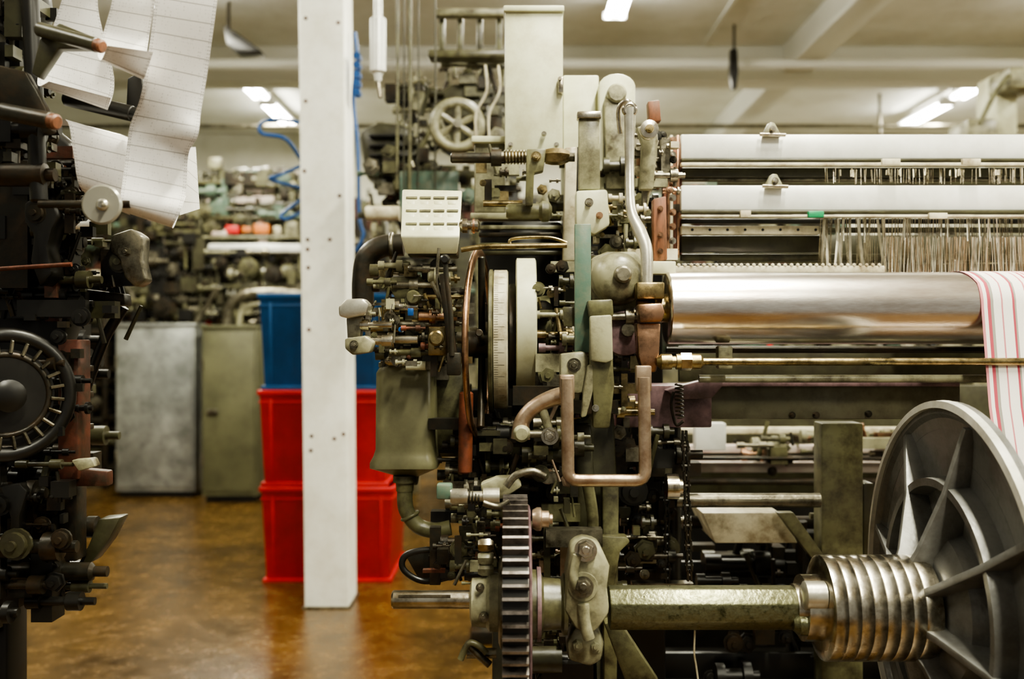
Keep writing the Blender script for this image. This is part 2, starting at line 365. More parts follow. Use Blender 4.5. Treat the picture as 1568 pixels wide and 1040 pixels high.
# ================= CABINETS
def cab(u0,u1,d,h,m,dp,handle=True):
    begin('metal_cabinet')
    xa=X(u0,d);xb=X(u1,d)
    wbox('body',xa,d,.05,xb,d+dp,h,m,.01)
    wbox('door_panel',xa+.02,d-.018,.09,xb-.02,d,h-.05,m,.006)
    wbox('top_lip',xa-.01,d-.015,h-.02,xb+.01,d+dp,h+.01,m,.004)
    wbox('plinth',xa+.03,d+.03,0,xb-.03,d+dp-.03,.05,black,.002)
    rod('hinge',(xa+.012,d-.02,h*.75),(xa+.012,d-.02,h*.82),.01,dull,8);rod('hinge',(xa+.012,d-.02,h*.2),(xa+.012,d-.02,h*.27),.01,dull,8)
    if handle: wbox('handle',xa+.05,d-.045,h*.5,xa+.14,d-.018,h*.53,dull,.004)
cab(177,299,8.5,1.48,galv,.3,handle=False); cab(309,394,8.25,1.46,cabg,.45)
# ================= BACKGROUND LOOMS
def wheel(name,p,axis,Rm,m,spokes=5,r=.018):
    ring(name,p,axis,Rm,r,m,32,n=8); ax=Vector(axis).normalized();a=ax.orthogonal().normalized();b_=ax.cross(a);p=Vector(p)
    lathe(name+'_hub',p-ax*.04,ax,[(0,Rm*.2),(.08,Rm*.2)],m,16)
    for i in range(spokes):
        t=2*math.pi*i/spokes+.3; rod(name+'_spoke',p,p+(a*math.cos(t)+b_*math.sin(t))*Rm,r*.7,m,8)
def bgloom(x,y,w,seed,rollm,body=olive,k=1.0):
    rr=random.Random(seed);begin('weaving_loom')
    for xs in(x,x+w):
        V=[(xs,y,0),(xs,y+.25,0),(xs,y+.3,.35),(xs,y+1.0,.35),(xs,y+1.1,0),(xs,y+1.3,0),(xs,y+1.25,1.0*k),(xs,y+.95,1.05*k),(xs,y+.85,1.75*k),(xs,y+.45,1.75*k),(xs,y+.4,1.05*k),(xs,y,.95*k)]
        V2=[(a+.07,b_,c) for a,b_,c in V];n=len(V)
        mk('side_frame',V+V2,[tuple(range(n)),tuple(range(2*n-1,n-1,-1))]+[(i,(i+1)%n,n+(i+1)%n,n+i) for i in range(n)],body,.008)
    rod('cloth_roll',(x+.1,y-.02,1.28*k),(x+w-.02,y-.02,1.28*k),.06,rollm,20)
    rod('cloth_roll_low',(x+.1,y-.02,1.02*k),(x+w-.02,y-.02,1.02*k),.07,rr.choice((bagm,whited,dull)),20)
    wbox('breast_beam',x,y+.1,.72*k,x+w,y+.18,.86*k,body,.01)
    wbox('arch_beam',x-.05,y+.5,1.72*k,x+w+.12,y+.66,1.80*k,body,.01)
    for i in range(4): wbox('heald_rail',x+.15,y+.3+.12*i,(1.32+.09*i)*k,x+w-.1,y+.33+.12*i,(1.35+.09*i)*k,rr.choice((whited,cream,sage,dull)),.004)
    wbox('heald_rail_low',x+.15,y+.45,1.12*k,x+w-.1,y+.47,1.15*k,dull,.003)
    wbox('reed_panel',x+.12,y+.8,.9*k,x+w-.1,y+.82,1.5*k,olived,.003)
    wbox('belly_panel',x+.12,y+.5,.3*k,x+w-.1,y+.52,1.0*k,black,.003)
    rod('rocking_shaft',(x,y+.2,.45*k),(x+w,y+.2,.45*k),.03,dull);rod('bottom_roll',(x+.1,y+.35,.6*k),(x+w,y+.35,.6*k),.06,rr.choice((bagm,dull,cream)),16)
    wheel('flywheel',(x-.12,y+.5,.8*k),(1,0,0),.25,rr.choice((rustd,olive,iron)))
    wbox('motor_box',x-.35,y+.2,.3*k,x-.1,y+.6,.62*k,rr.choice((olive,sage,cabg)),.03)
    M=[olive,iron,dull,sage,olive,rustd,olived,iron,black,teal]
    clutter('linkage',x-.35,x+.15,y-.1,y+.8,.3*k,1.7*k,90,M,.05,.24,seed)
    clutter('linkage_right',x+w-.1,x+w+.3,y-.1,y+.8,.3*k,1.7*k,70,M,.05,.24,seed+1)
    clutter('fittings',x+.1,x+w,y-.25,y+.1,.95*k,1.42*k,int(110*w),M*2+[cream,redb,olive,iron,iron],.04,.17,seed+2)
    clutter('top_fittings',x+.1,x+w,y-.1,y+.7,1.3*k,1.88*k,int(70*w),M+[sage,olive,iron,olived],.05,.22,seed+3,long=.5)
bgloom(-4.0,9.85,2.4,11,whited,olive,1.54);bgloom(-6.6,7.6,1.9,12,white,sage,1.5);bgloom(-8.4,10.0,2.6,13,cream,olive,1.5)
bgloom(-5.0,12.0,3.3,14,whited,sage,1.7);bgloom(-.9,11.8,3.0,15,cream,olive,1.4);bgloom(-.9,7.6,3.0,16,whited,sage,1.35);bgloom(3.4,9,3.2,17,white,olive,1.25)
begin('dark_filler_trolley')  # invented black trolley, added only to make this gap dark
xa=X(100,9.1);xb=X(170,9.1)
for z in(.15,.6,1.05,1.4): wbox('shelf',xa,9.0,z,xb,9.4,z+.04,iron,.005)
for x_ in(xa,xb-.04): 
    for y_ in(9.0,9.36): wbox('post',x_,y_,0,x_+.04,y_+.04,1.6,iron,.004)
wbox('back_panel',xa,9.4,.1,xb,9.42,1.6,black,.003)
clutter('stored_parts',xa+.05,xb-.05,9.05,9.35,.2,1.6,60,[iron,black,olived,dull],.06,.16,91)
begin('parts_shelf')
d=9.2
wbox('board',X(300,d),d,Z(282,d),X(460,d),d+.2,Z(277,d),olive,.01);wbox('board_low',X(318,d),d,Z(387,d),X(460,d),d+.2,Z(373,d),white,.02)
for u in(300,455): wbox('post',X(u,d),d+.05,0,X(u,d)+.04,d+.12,Z(262,d),olive,.01)
box('bin',345,345,366,358,d,.2,redb,.01);box('bin',370,346,386,357,d,.2,orange,.01);box('bin',388,343,412,358,d,.2,orange,.01);box('bin',418,346,430,360,d,.2,cream,.01);box('bin',318,304,350,330,d,.2,teal,.01);box('bin',360,300,420,312,d,.2,bagm,.02)
box('bin',435,338,455,365,d,.2,sage,.02)
wbox('board_bins',X(310,d),d,Z(365,d),X(460,d),d+.2,Z(361,d),sage,.005);wbox('board_mid',X(310,d),d,Z(336,d),X(460,d),d+.2,Z(331,d),olive,.005)
for u,v,w_,m in((318,245,14,sage),(355,262,16,sage),(400,258,10,olive),(430,265,14,olive)): box('stored_part',u,v-w_*.3,u+w_*1.5,v+14,d,.1,m,.02)
clutter('stored_small_parts',X(310,d),X(455,d),d,d+.15,Z(360,d),Z(262,d),130,[olive,olived,iron,sage,dull,teal,olive,olived,bagm],.05,.16,92,long=.5)
clutter('lower_small_parts',X(200,9.2),X(458,9.2),9.2,9.35,Z(500,9.2),Z(385,9.2),240,[iron,olived,black,olive,dull,olive,sage,iron],.05,.18,93)
clutter('hanging_small_parts',X(200,9.2),X(300,9.2),9.2,9.35,Z(390,9.2),Z(330,9.2),70,[iron,olived,black,iron,dull,olive,rustd],.05,.18,94)
begin('conveyor_guard')
tube('arch',[P(348,500,8.85),P(352,470,8.85),P(375,452,8.85),P(420,448,8.85),P(470,452,8.85)],.05,dull);tube('arch_inner',[P(366,500,8.85),P(372,475,8.85),P(395,466,8.85),P(430,464,8.85)],.025,sage)
rod('stay',P(300,495,8.85),P(335,440,8.85),.025,dull);rod('guard_post',P(350,500,8.85),(P(350,500,8.85).x,8.85,0),.03,dull);rod('guard_post',P(455,452,8.85),(P(455,500,8.85).x,8.85,0),.03,dull)
begin('hanging_ceiling_vent')
plate('hood',[(342,38),(362,50),(400,78),(362,80),(347,68)],8.6,.2,black,.004)
rod('hanger_rod',P(350,45,8.7),P(350,-2,8.7),.015,iron)
begin('hanging_bracket')
plate('bar',[(1119,75),(1129,75),(1131,110),(1128,136),(1122,136),(1118,110)],9.3,.08,black,.005)
rod('drop_rod',P(1124,78,9.34),P(1124,38,9.34),.012,iron)
begin('hanging_cable_drop')
rod('cable',P(1347,205,11.95),P(1347,118,11.95),.02,dull)
begin('wall_mounted_machine')
box('mast',1525,110,1560,210,6.5,.3,pale,.03);box('head',1480,180,1530,220,6.4,.3,sage,.03);box('arm',1545,100,1600,135,6.3,.3,sage,.03);utube('hose',[(1500,190),(1520,150),(1545,115)],6.3,4,olive)
box('stand',1520,205,1570,720,6.5,.3,sage,.03);wbox('stand_foot',X(1500,6.5),6.4,0,X(1590,6.5),6.9,.5,sage,.02)
# ================= OVERHEAD JACQUARD (behind)
begin('jacquard_head_machine')
d=4.3
wheel('spoked_pulley',P(700,192,4.0),(-.1,1,.0),S(34,4.0),sage,6,.02)
ring('pulley_outer_lip',P(700,192,4.02),(-.1,1,0),S(39,4.0),.012,olive,32)
box('top_frame',655,75,775,88,d,.1,olive,.01)
for u in(672,700,730,760): box('top_post',u,20,u+9,85,d+.05,.05,olive,.008)
box('top_rail',665,12,775,24,d,.06,sage,.01)
plate('gear_case',[(655,150),(690,128),(740,126),(770,140),(772,230),(690,235),(662,215)],d+.15,.15,olived,.02)
plate('motor_case',[(548,200),(580,185),(620,190),(642,215),(640,262),(600,285),(560,275)],d+.1,.2,olived,.03)
for v in(205,220,235,250): box('cooling_fin',565,v,632,v+5,d+.07,.05,black,.004)
uclutter('linkages',600,665,120,290,d,d+.3,60,[olive,sage,olived,iron],10,34,5);uclutter('linkages_behind',665,775,100,230,d+.1,d+.3,50,[olive,sage,olived,iron],10,30,7);uclutter('linkages_side',735,775,130,290,d-.1,d+.1,30,[olive,sage,olived,iron],8,26,8)
uclutter('linkages_low',560,720,255,345,d,d+.3,90,[olive,olived,dull,iron,rustd,teal],10,34,6)
for u,r in((608,4),(618,2),(627,5),(640,2),(666,2.5)): utube('cord',[(u,-150),(u+1,100),(u,290)],d-.1,r*.6,olived if r<4 else olive)
for u in(725,745): utube('strap',[(u+18,100),(u+20,140),(u+4,175),(u+4,215)],d-.35,1.8,cream)
box('leg',728,280,742,1055,d+.2,.1,olive,.01);box('leg',765,80,778,1055,d+.2,.1,olive,.01)
wbox('leg_foot',X(722,d+.2),d+.1,0,X(784,d+.2),d+.4,.06,iron,.01)
box('teal_panel',612,262,702,330,d-.05,.03,teal,.005)
lx('light_roll',327,4.1,[(560,9),(562,11),(612,11)],cream,20)
begin('pneumatic_cylinder')
lathe('barrel',P(579,125,4.0),(0,0,1),[(0,.012),(.03,.018),(.04,.032),(.25,.032),(.26,.018),(.5,.018)],white,16)
rod('rod',P(579,126,4.0),P(583,150,4.0),.008,steel);rod('hanger',P(579,-10,4.0),P(579,-180,4.0),.01,dull)
# ================= MAIN LOOM
begin('weaving_loom')
def rail(name,v0,v1,d,m,u0=1043,x1=1.9,th=.02,bev=.002): wbox(name,X(u0,d),d,Z(v1,d),x1,d+th,Z(v0,d),m,bev)
rail('heald_frame_top_rail',206,243,2.42,white,bev=.003); rail('heald_edge',243,247,2.41,olived); rail('heald_slide_rail',249,254,2.40,cream);rail('heald_carrier',257,271,2.45,olived)
rail('heald_inner_rail',272,277,2.47,dull)
rail('heald_frame_second_rail',284,322,2.36,white,bev=.003); rail('heald_second_edge',322,327,2.35,olived);rail('heald_second_slide',329,333,2.34,cream)
rail('back_rail',335,342,2.45,black);rail('drilled_rail',346,359,2.38,cream,x1=X(1255,2.38));rail('drilled_rail_right',348,356,2.42,olived)
for i in range(8): ly('rail_hole',1060+i*27,352,2.379,[(0,2.2),(.003,2.2)],black,10)
rail('harness_panel',361,386,2.44,olived,x1=X(1258,2.44));rail('harness_panel_low',389,399,2.46,olive);rail('lay_rail',407,418,2.3,cream,u0=1020,x1=X(1355,2.3));rail('lay_rail_back',404,422,2.5,olived)
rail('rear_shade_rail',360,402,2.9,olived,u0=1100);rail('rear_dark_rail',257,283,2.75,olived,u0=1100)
for i in range(34): ly('lay_stud',1030+i*9.6,406,2.298,[(0,1.6),(.003,3)],cream,8)
for u,v,dd in((1183,196,2.4),(1187,275,2.34)):
    plate('rail_clamp',[(u-14,v+13),(u-10,v+2),(u-4,v-9),(u+3,v-8),(u+9,v+3),(u+14,v+13)],dd,.03,sage,.002);bolt(u,v+2,dd,4,steel,.008);rod('clamp_pin',P(u-20,v+10,dd),P(u+20,v+11,dd),S(3,dd),steel)
for u in(1365,1488,1437): box('rail_tag',u-14,243 if u!=1437 else 326,u+14,252 if u!=1437 else 335,2.33,.01,cream,.001)
box('green_tag',1238,323,1262,333,2.33,.012,greenc,.002)
box('rail_tag',1134,322,1150,333,2.33,.01,cream,.001)
def wires(name,u0,u1,v0,v1,d,n,m,sk=2,w=.0009,seed=3):
    rr=random.Random(seed);V=[];Fc=[]
    for i in range(n):
        u=rr.uniform(u0,u1);a=P(u,v0+rr.uniform(0,3),d+rr.uniform(-.02,.02));b2=P(u+rr.uniform(-sk,sk),v1+rr.uniform(-4,0),d+rr.uniform(-.02,.02));o=len(V)
        for p in(a,b2):
            V+=[p+Vector((-w,0,0)),p+Vector((0,-w,0)),p+Vector((w,0,0)),p+Vector((0,w,0))]
        Fc+=[(o+k,o+(k+1)%4,o+4+(k+1)%4,o+4+k) for k in range(4)]
    mk(name,V,Fc,m)
wires('heald_wires_top',1252,1800,257,283,2.39,160,steel,1,.0008,seed=1);wires('heald_hooks',1252,1800,258,272,2.38,30,cream,1,.0018,seed=8)
wires('heald_wires',1256,1800,330,420,2.37,260,steel,6,.0008,seed=2)
wires('heald_wires_thick',1258,1800,333,372,2.35,34,alul,2,.0016,seed=4)
wires('heald_strips',1262,1345,334,412,2.36,9,alul,10,.003,seed=5)
wires('harness_cords',1350,1800,362,425,2.33,200,cordm,5,.0007,seed=6)
wires('harness_cords_light',1350,1800,362,425,2.32,220,alul,5,.0007,seed=9)
for i,(u,m) in enumerate([(1016,rust),(1021,copper),(1026,cream),(1031,rust),(1036,copper),(1040,rust)]):
    box('heald_end_slat',u,207+ (i%2)*6,u+4.5,400-(i%3)*5,2.36+.02*i,.03,m,.001)
for v in range(215,400,22): bolt(1030,v,2.35,4,copper if v%3 else steel,.008)
plate('wooden_guide',[(1000,305),(1020,300),(1022,398),(1001,402)],2.14,.03,wood,.003)
for v in(320,360,385): bolt(1011,v,2.14,3.5,copper,.006)
plate('picker_block',[(992,155),(1010,153),(1013,185),(994,188)],2.2,.03,wood,.003)
dR=2.1
lathe('backrest_roller',(X(1018,dR),dR,Z(472,dR)),(1,0,0),[(0,S(40,dR)),(.002,S(52,dR)),(.006,S(55,dR)),(1.0,S(55,dR)),(1.2,S(55,dR))],polish,64)
lx('roller_journal',472,dR,[(975,14),(1000,14),(1000,22),(1018,22)],brass)
box('tall_cover',773,12,862,232,2.45,.12,pale,.004);box('tall_cover_cap',771,8,864,17,2.44,.14,pale,.003)
box('cover_back',862,115,917,330,2.5,.12,pale,.005)
arc=[(917,200),(917,130)]+[(945-28*math.cos(t*math.pi/8),132-20*math.sin(t*math.pi/8)) for t in range(1,8)]+[(973,130),(973,190),(966,330),(918,330)]
plate('rounded_cover',arc,2.46,.1,pale,.006);plate('cover_arm_pad',[(925,150),(960,148),(962,290),(928,290)],2.44,.03,sage,.006)
ly('cover_boss',945,142,2.43,[(0,12),(.004,15),(.04,16)],sage,20);box('cover_latch',855,118,863,142,2.43,.03,steel,.002)
bolt(858,121,2.44,3);bolt(782,222,2.44,3);bolt(852,222,2.44,3);bolt(833,205,2.44,3)
box('mid_post',726,212,774,326,2.52,.1,sage,.006);box('mid_post_rail',720,326,860,336,2.45,.05,sage,.003);box('post_lip',722,208,778,218,2.5,.1,pale,.004)
plate('front_post',[(866,225),(884,225),(880,400),(862,400)],2.35,.05,cream,.004);plate('front_post_rib',[(884,225),(890,225),(886,420),(880,420)],2.36,.05,black,.001)
box('sword_bar',886,178,919,290,2.2,.02,sage,.003);box('sword_cap',884,170,921,181,2.19,.035,steel,.003);plate('sword_boss',[(882,292),(930,290),(934,345),(910,360),(882,345)],2.18,.05,pale,.006)
bolt(902,310,2.18,5);bolt(918,330,2.18,4,copper)
uclutter('upper_fittings',905,995,300,400,2.2,2.3,60,[sage,dull,olive,dull,brass,cream],8,26,21)
uclutter('upper_fittings_back',862,1010,215,420,2.38,2.5,60,[sage,olive,dull,iron,olived],12,40,22)
lx('tension_shaft',242,2.25,[(690,6),(692,8),(752,8),(752,13),(768,13),(768,9),(772,9)],iron)
for i in range(7): lx('thread',241,2.25,[(771+i*5,8),(773+i*5,12),(775+i*5,8)],brass,20)
lx('shaft_core',241,2.25,[(768,9),(880,7)],dull);lx('shaft_nut',240,2.25,[(835,11),(845,13),(860,13),(872,8)],brass,6)
plate('shaft_bracket',[(806,228),(836,228),(832,262),(818,265),(816,315),(804,315),(806,262)],2.2,.03,olive,.003);bolt(821,240,2.2,6,brass)
lx('second_boss',324,2.25,[(775,9),(780,12),(825,12),(830,16),(840,16),(845,8)],olive,24);lx('stub',312,2.28,[(740,5),(800,5)],brass)
uclutter('mid_post_fittings',735,862,245,335,2.3,2.42,26,[olive,sage,dull,brass,iron],8,26,23)
box('inner_dark_fill',735,338,860,640,2.62,.15,black,.01);box('inner_dark_fill_right',862,330,1016,600,2.55,.15,black,.01)  # black boxes added as a dark mass in the holes behind the mechanism
for v,m in((345,sage),(356,iron),(372,olive),(384,olived)): box('inner_rail',733,v,868,v+6,2.4,.03,m,.002)
utube('control_rod',[(706,383),(740,378),(800,377),(868,376)],2.05,4,brass);utube('control_rod_upper',[(783,378),(785,366),(840,364),(868,372)],2.06,2.5,brass)
d=2.05
V=[P(613,362,d),P(704,362,d),P(708,292,d+.1),P(616,290,d+.1),P(622,390,d+.02),P(700,390,d+.02),P(706,300,d+.17),P(618,300,d+.17)]
mk('selector_box',V,BF,pale,.004)
for r_ in range(3):
    for c in range(4):
        u=622+c*21+r_*-.3;v=301+r_*20;dd=d+.1-(v-290)/72*.1
        V=[P(u,v+3,dd-.008),P(u+17,v+3,dd-.008),P(u+17,v,dd-.004),P(u,v,dd-.004),P(u,v+3,dd+.004),P(u+17,v+3,dd+.004),P(u+17,v,dd+.006),P(u,v,dd+.006)]
        mk('slot_marker',V,BF,olive,.0)
        V=[P(u+1,v+12,dd-.017),P(u+13,v+12,dd-.017),P(u+13,v+7,dd-.012),P(u+1,v+7,dd-.012),P(u+1,v+12,dd+.004),P(u+13,v+12,dd+.004),P(u+13,v+7,dd+.006),P(u+1,v+7,dd+.006)]
        mk('selector_key',V,BF,pale,.001)
lx('selector_shaft',346,2.08,[(704,7),(708,11),(716,11),(716,6),(722,6),(722,10),(732,10),(735,5)],steel,20)
lx('selector_ring',346,2.08,[(724,12),(727,12)],copper,20)
box('selector_underside',624,364,700,392,2.08,.08,olived,.004)
utube('exhaust_elbow',[(618,375),(585,378),(562,395),(556,430),(556,470)],2.4,17,iron,seg=20)
ring('elbow_flange',P(600,377,2.4),(1,0,0),S(18,2.4),.006,dull,24)
# handwheel + dial + pulley
pw=P(738,528,2.22)
hx=Vector((1,-.11,0)).normalized()
ring('handwheel_rim',pw+Vector((-.006,0,0)),hx,S(140,2.22),.008,copper,64,n=12,sq=(.012,.007))
lathe('handwheel_hub',pw-hx*.03,hx,[(0,.03),(.08,.03)],iron)
for i in range(5):
    t=i*2*math.pi/5+.5;a=Vector((0,math.cos(t),math.sin(t)));rod('handwheel_spoke',pw,pw+a*S(138,2.22)*.98,.008,iron)
dd=2.25
def disc(name,u0,u1,v,R0,m,lip=3): lx(name,v,dd,[(u0,R0-lip-8),(u0,R0-lip),(u0+1.5,R0),(u1-1.5,R0),(u1,R0-lip),(u1,R0-14)],m,72)
disc('graduated_dial',756,778,520,106,cream);disc('brake_pulley',790,820,500,104,pale);disc('pulley_groove',779,790,515,80,iron)
disc('inner_drum',820,842,515,62,olive);disc('dial_back_flange',749,756,523,110,olive)
p0=Vector((X(756,dd),dd,Z(520,dd)));Rd=S(106,dd)
V=[];Fc=[]
for i in range(180):
    t=2*math.pi*i/180;w_=S(6 if i%5 else 15,dd);r_=Rd+.0004
    for (x_,tt) in((.002,t),(.002+w_,t),(.002+w_,t+.005),(.002,t+.005)): V.append(p0+Vector((x_+.001,math.cos(tt)*r_,math.sin(tt)*r_)))
    Fc.append((4*i,4*i+1,4*i+2,4*i+3))
mk('dial_graduations',V,Fc,black)
lx('main_axle',515,2.25,[(690,12),(740,14),(740,22),(860,22),(860,30),(900,30)],dull)
utube('shift_lever',[(682,395),(684,430),(690,480),(692,545)],1.98,4,iron);ly('lever_knob',681,397,1.97,[(0,5),(.005,8),(.02,8),(.025,4)],black,14)
plate('lever_arm',[(672,420),(682,418),(700,540),(700,560),(688,560)],2.02,.02,iron,.002);box('lever_base',684,540,705,575,1.98,.03,iron,.003)
utube('lever_spring_rod',[(672,380),(670,430),(680,470)],2.03,2.5,dull)
uclutter('dobby_parts_a',590,700,405,560,2.12,2.25,170,[dull,steel,olive,brass,iron,iron,dull,olived,sage],8,28,31)
uclutter('dobby_parts_b',565,715,430,560,2.02,2.12,60,[dull,dull,brass,sage,iron,iron,rust,olive],6,20,32)
for i,(v,u0,u1,r_) in enumerate([(412,625,700,5),(437,600,690,6),(455,650,720,4),(470,590,640,8),(497,570,660,6),(520,575,640,9),(540,600,700,5),(424,655,690,9),(485,640,700,8)]):
    lx('cross_shaft',v,2.1,[(u0,r_*.7),(u0+2,r_),(u0+(u1-u0)*.3,r_),(u0+(u1-u0)*.3,r_*1.5),(u0+(u1-u0)*.45,r_*1.5),(u0+(u1-u0)*.45,r_*.8),(u1,r_*.8)],[dull,dull,brass,steel,dull,steel,olive,sage,copper][i],20)
plate('dobby_frame',[(596,425),(640,420),(660,440),(655,470),(612,470),(596,440)],2.14,.03,olive,.004);plate('dobby_frame_low',[(612,470),(655,470),(662,545),(640,560),(600,555)],2.17,.04,olived,.004)
box('dobby_block',655,500,685,545,2.05,.03,brass,.004);box('blue_tag',624,472,633,484,2.04,.01,bluep,.002);ly('blue_cap',613,505,2.03,[(0,3),(.01,4.5),(.02,4.5)],bluep,16)
ly('round_boss',632,455,2.08,[(0,9),(.004,11),(.02,11)],olive,24);ly('round_boss',668,518,2.02,[(0,9),(.004,12),(.02,12)],brass,24)
plate('clamp_handle_top',[(518,470),(530,458),(556,457),(565,466),(560,482),(532,488),(519,484)],1.95,.05,alul,.004)
plate('clamp_handle_neck',[(530,486),(555,484),(552,518),(532,520)],1.97,.03,dull,.004)
plate('clamp_handle_foot',[(528,518),(560,514),(572,524),(566,540),(540,544),(528,534)],1.94,.05,sage,.004)
bolt(542,528,1.94,5,dull)
lx('clamp_screw',498,1.98,[(548,5),(552,9),(565,9),(565,5),(600,5)],steel,16);lx('clamp_screw_low',522,1.98,[(560,6),(585,6),(585,9),(600,9)],steel,16)
uclutter('clamp_fittings',555,605,470,540,1.98,2.1,26,[dull,steel,olive,iron,sage],6,18,33)
d=2.15
def rr_(cx,cy,hx_,hy_,z,rad,n=6):
    out=[]
    for q,(sx,sy) in enumerate(((1,1),(-1,1),(-1,-1),(1,-1))):
        for i in range(n+1):
            t=q*math.pi/2+i*math.pi/2/n; out.append((cx+sx*(hx_-rad)+(sx*rad*abs(math.cos(t))),cy+sy*(hy_-rad)+(sy*rad*abs(math.sin(t))),z))
    return out
def loft(name,secs,m):
    V=[];Fc=[];n=len(secs[0])
    for s in secs:V+=s
    for j in range(len(secs)-1):
        for i in range(n):Fc.append((j*n+i,j*n+(i+1)%n,(j+1)*n+(i+1)%n,(j+1)*n+i))
    Fc.append(tuple(range(n)));Fc.append(tuple((len(secs)-1)*n+i for i in range(n)))
    return mk(name,V,Fc,m,0,45)
cx=X(619,d)
loft('oil_tank',[rr_(cx+S(a,d),d+.07,S(b_,d),.07*(b_/47),Z(v,d),.02*min(1,b_/30)) for a,b_,v in((2,14,748),(2,16,735),(-1,44,722),(-2,52,718),(-2,52,710),(-1,48,700),(0,46,690),(0,45,572),(0,40,562),(0,30,560))],tankm)
loft('tank_lid',[rr_(cx,d+.07,S(b_,d),.06*(b_/47),Z(v,d),.012) for b_,v in((42,563),(42,556),(34,552))],olive)
lx('tank_cap',553,2.16,[(590,4),(596,9),(620,9),(625,4)],steel,16);lx('tank_cap',560,2.1,[(622,7),(652,7)],pale,16)
box('tank_bracket',665,560,710,690,2.25,.05,olive,.004)
lathe('tank_neck',P(620,752,2.2),(0,0,1),[(0,S(13,2.2)),(.02,S(14,2.2)),(.02,S(18,2.2)),(.035,S(18,2.2))],olive,20)
utube('drain_elbow',[(620,750),(622,780),(640,805),(665,812),(690,808)],2.2,12,olive,seg=20)
ring('elbow_bead',P(628,790,2.2),(.5,0,-1),S(13,2.2),.004,olive,24)
rod('wheel_guard_post',P(714,600,2.12),P(712,725,2.12),S(11,2.12),rust);uclutter('brake_linkage',695,790,640,745,2.15,2.3,80,[olive,iron,dull,iron,olived,black],12,36,41)
plate('brake_bracket',[(730,655),(790,650),(800,690),(770,735),(735,730)],2.25,.05,olived,.005)
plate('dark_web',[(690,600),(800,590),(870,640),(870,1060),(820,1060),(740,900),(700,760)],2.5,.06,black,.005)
box('rear_box',668,590,720,700,2.35,.1,olive,.004)
tube('picking_lever',[P(964,165,2.12),P(964,250,2.12),P(966,320,2.1),P(980,355,2.09),P(990,385,2.08),P(990,435,2.07)],.012,alul,flat=.7,radii=[.012,.010,.0105,.014,.013,.013])
ring('lever_eye',P(964,168,2.12),(0,1,0),S(8,2.12),.006,steel,24);ly('pulley',995,197,2.15,[(0,5),(.003,14),(.012,14),(.016,10),(.022,14),(.03,14)],steel,28);bolt(995,197,2.145,5,brass)
plate('pulley_arm',[(975,195),(1005,190),(1008,215),(1000,290),(980,290),(984,220)],2.2,.03,sage,.003)
tube('hook_link',[P(950,205,2.15),P(947,170,2.14),P(957,155,2.13),P(968,160,2.13)],.005,steel)
uclutter('pulley_fittings',975,1035,200,300,2.22,2.32,50,[dull,sage,copper,dull,cream,iron],8,20,43)
ly('lay_hub',950,425,2.08,[(0,20),(.006,30),(.02,38),(.05,42),(.1,44)],sage,36);ly('hub_cap',955,420,2.06,[(0,10),(.004,13),(.03,15)],dull,28)
plate('hub_arm',[(905,395),(930,385),(975,385),(992,410),(992,460),(960,480),(915,480),(903,440)],2.14,.05,sage,.008)
box('hub_bracket',975,432,1018,458,2.05,.05,brass,.004);plate('copper_clamp',[(978,466),(1014,464),(1018,478),(1014,493),(980,494)],1.98,.05,copper,.004);plate('roller_bearing_arm',[(975,495),(1012,495),(1010,540),(1005,570),(985,572),(978,545)],2.0,.05,copper,.004)
box('clamp_top',985,400,1035,420,2.1,.04,pale,.003)
ly('rust_disc',958,510,2.12,[(0,14),(.004,34),(.03,36)],purple,32);ly('rust_disc_hub',962,505,2.1,[(0,10),(.03,12)],dull,20)
box('teal_bar',880,343,905,540,2.0,.015,teal,.002);plate('teal_foot',[(862,470),(880,470),(882,500),(864,500)],2.02,.02,olive,.002)
plate('pivot_block',[(858,542),(895,538),(902,548),(902,598),(885,603),(858,598)],1.95,.05,sage,.005);bolt(879,559,1.95,8,dull)
plate('stop_lever',[(905,486),(937,484),(939,560),(941,590),(934,656),(908,656),(908,610),(903,560)],1.93,.04,olive,.005);plate('stop_lever_pad',[(903,484),(937,482),(939,552),(928,556),(905,553)],1.91,.02,sage,.004)
plate('stop_lever_cap',[(900,460),(938,458),(940,484),(903,486)],1.96,.04,olive,.004);bolt(912,625,1.93,4)
plate('white_link',[(900,560),(910,556),(908,600),(898,638),(890,640),(893,600)],1.93,.02,sage,.003)
uclutter('centre_fittings',845,975,480,640,2.1,2.25,90,[sage,dull,olive,brass,iron,purple,iron],10,34,44)
uclutter('pulley_side_fittings',822,880,390,640,2.1,2.2,60,[olive,olived,dull,brass,iron,sage],10,28,45)
def rounded(pts,rad=14):
    out=[pts[0]]
    for i in range(1,len(pts)-1):
        p=Vector(pts[i]);a=(Vector(pts[i-1])-p).normalized();b_=(Vector(pts[i+1])-p).normalized()
        for t in(0,.25,.5,.75,1): 
            q=(p+a*rad)*(1-t)**2+p*2*t*(1-t)+(p+b_*rad)*t*t; out.append(q)
    out.append(pts[-1]);return out
pp=rounded([(868,580),(870,736),(988,736),(986,578)],16)
tube('bent_guard_bar',[P(p[0],p[1],1.8) for p in pp],.0115,pink,smooth=False,seg=16,flat=.8)
box('guard_bar_lug',857,574,880,612,1.81,.02,pink,.003);box('guard_bar_lug',974,560,998,600,1.82,.02,pink,.003)
utube('cast_elbow',[(797,672),(800,645),(818,624),(845,610),(872,604)],1.86,13,pink,seg=20,radii=[S(15,1.86),S(12,1.86),S(12,1.86),S(13,1.86),S(15,1.86)])
ly('elbow_boss',799,665,1.83,[(0,9),(.006,13),(.05,14)],sage,24);bolt(842,668,1.84,10,steel,.02);lx('elbow_pin',665,1.86,[(790,6),(850,6)],dull)
utube('elbow_brace',[(830,625),(838,650),(842,668)],1.86,7,sage)
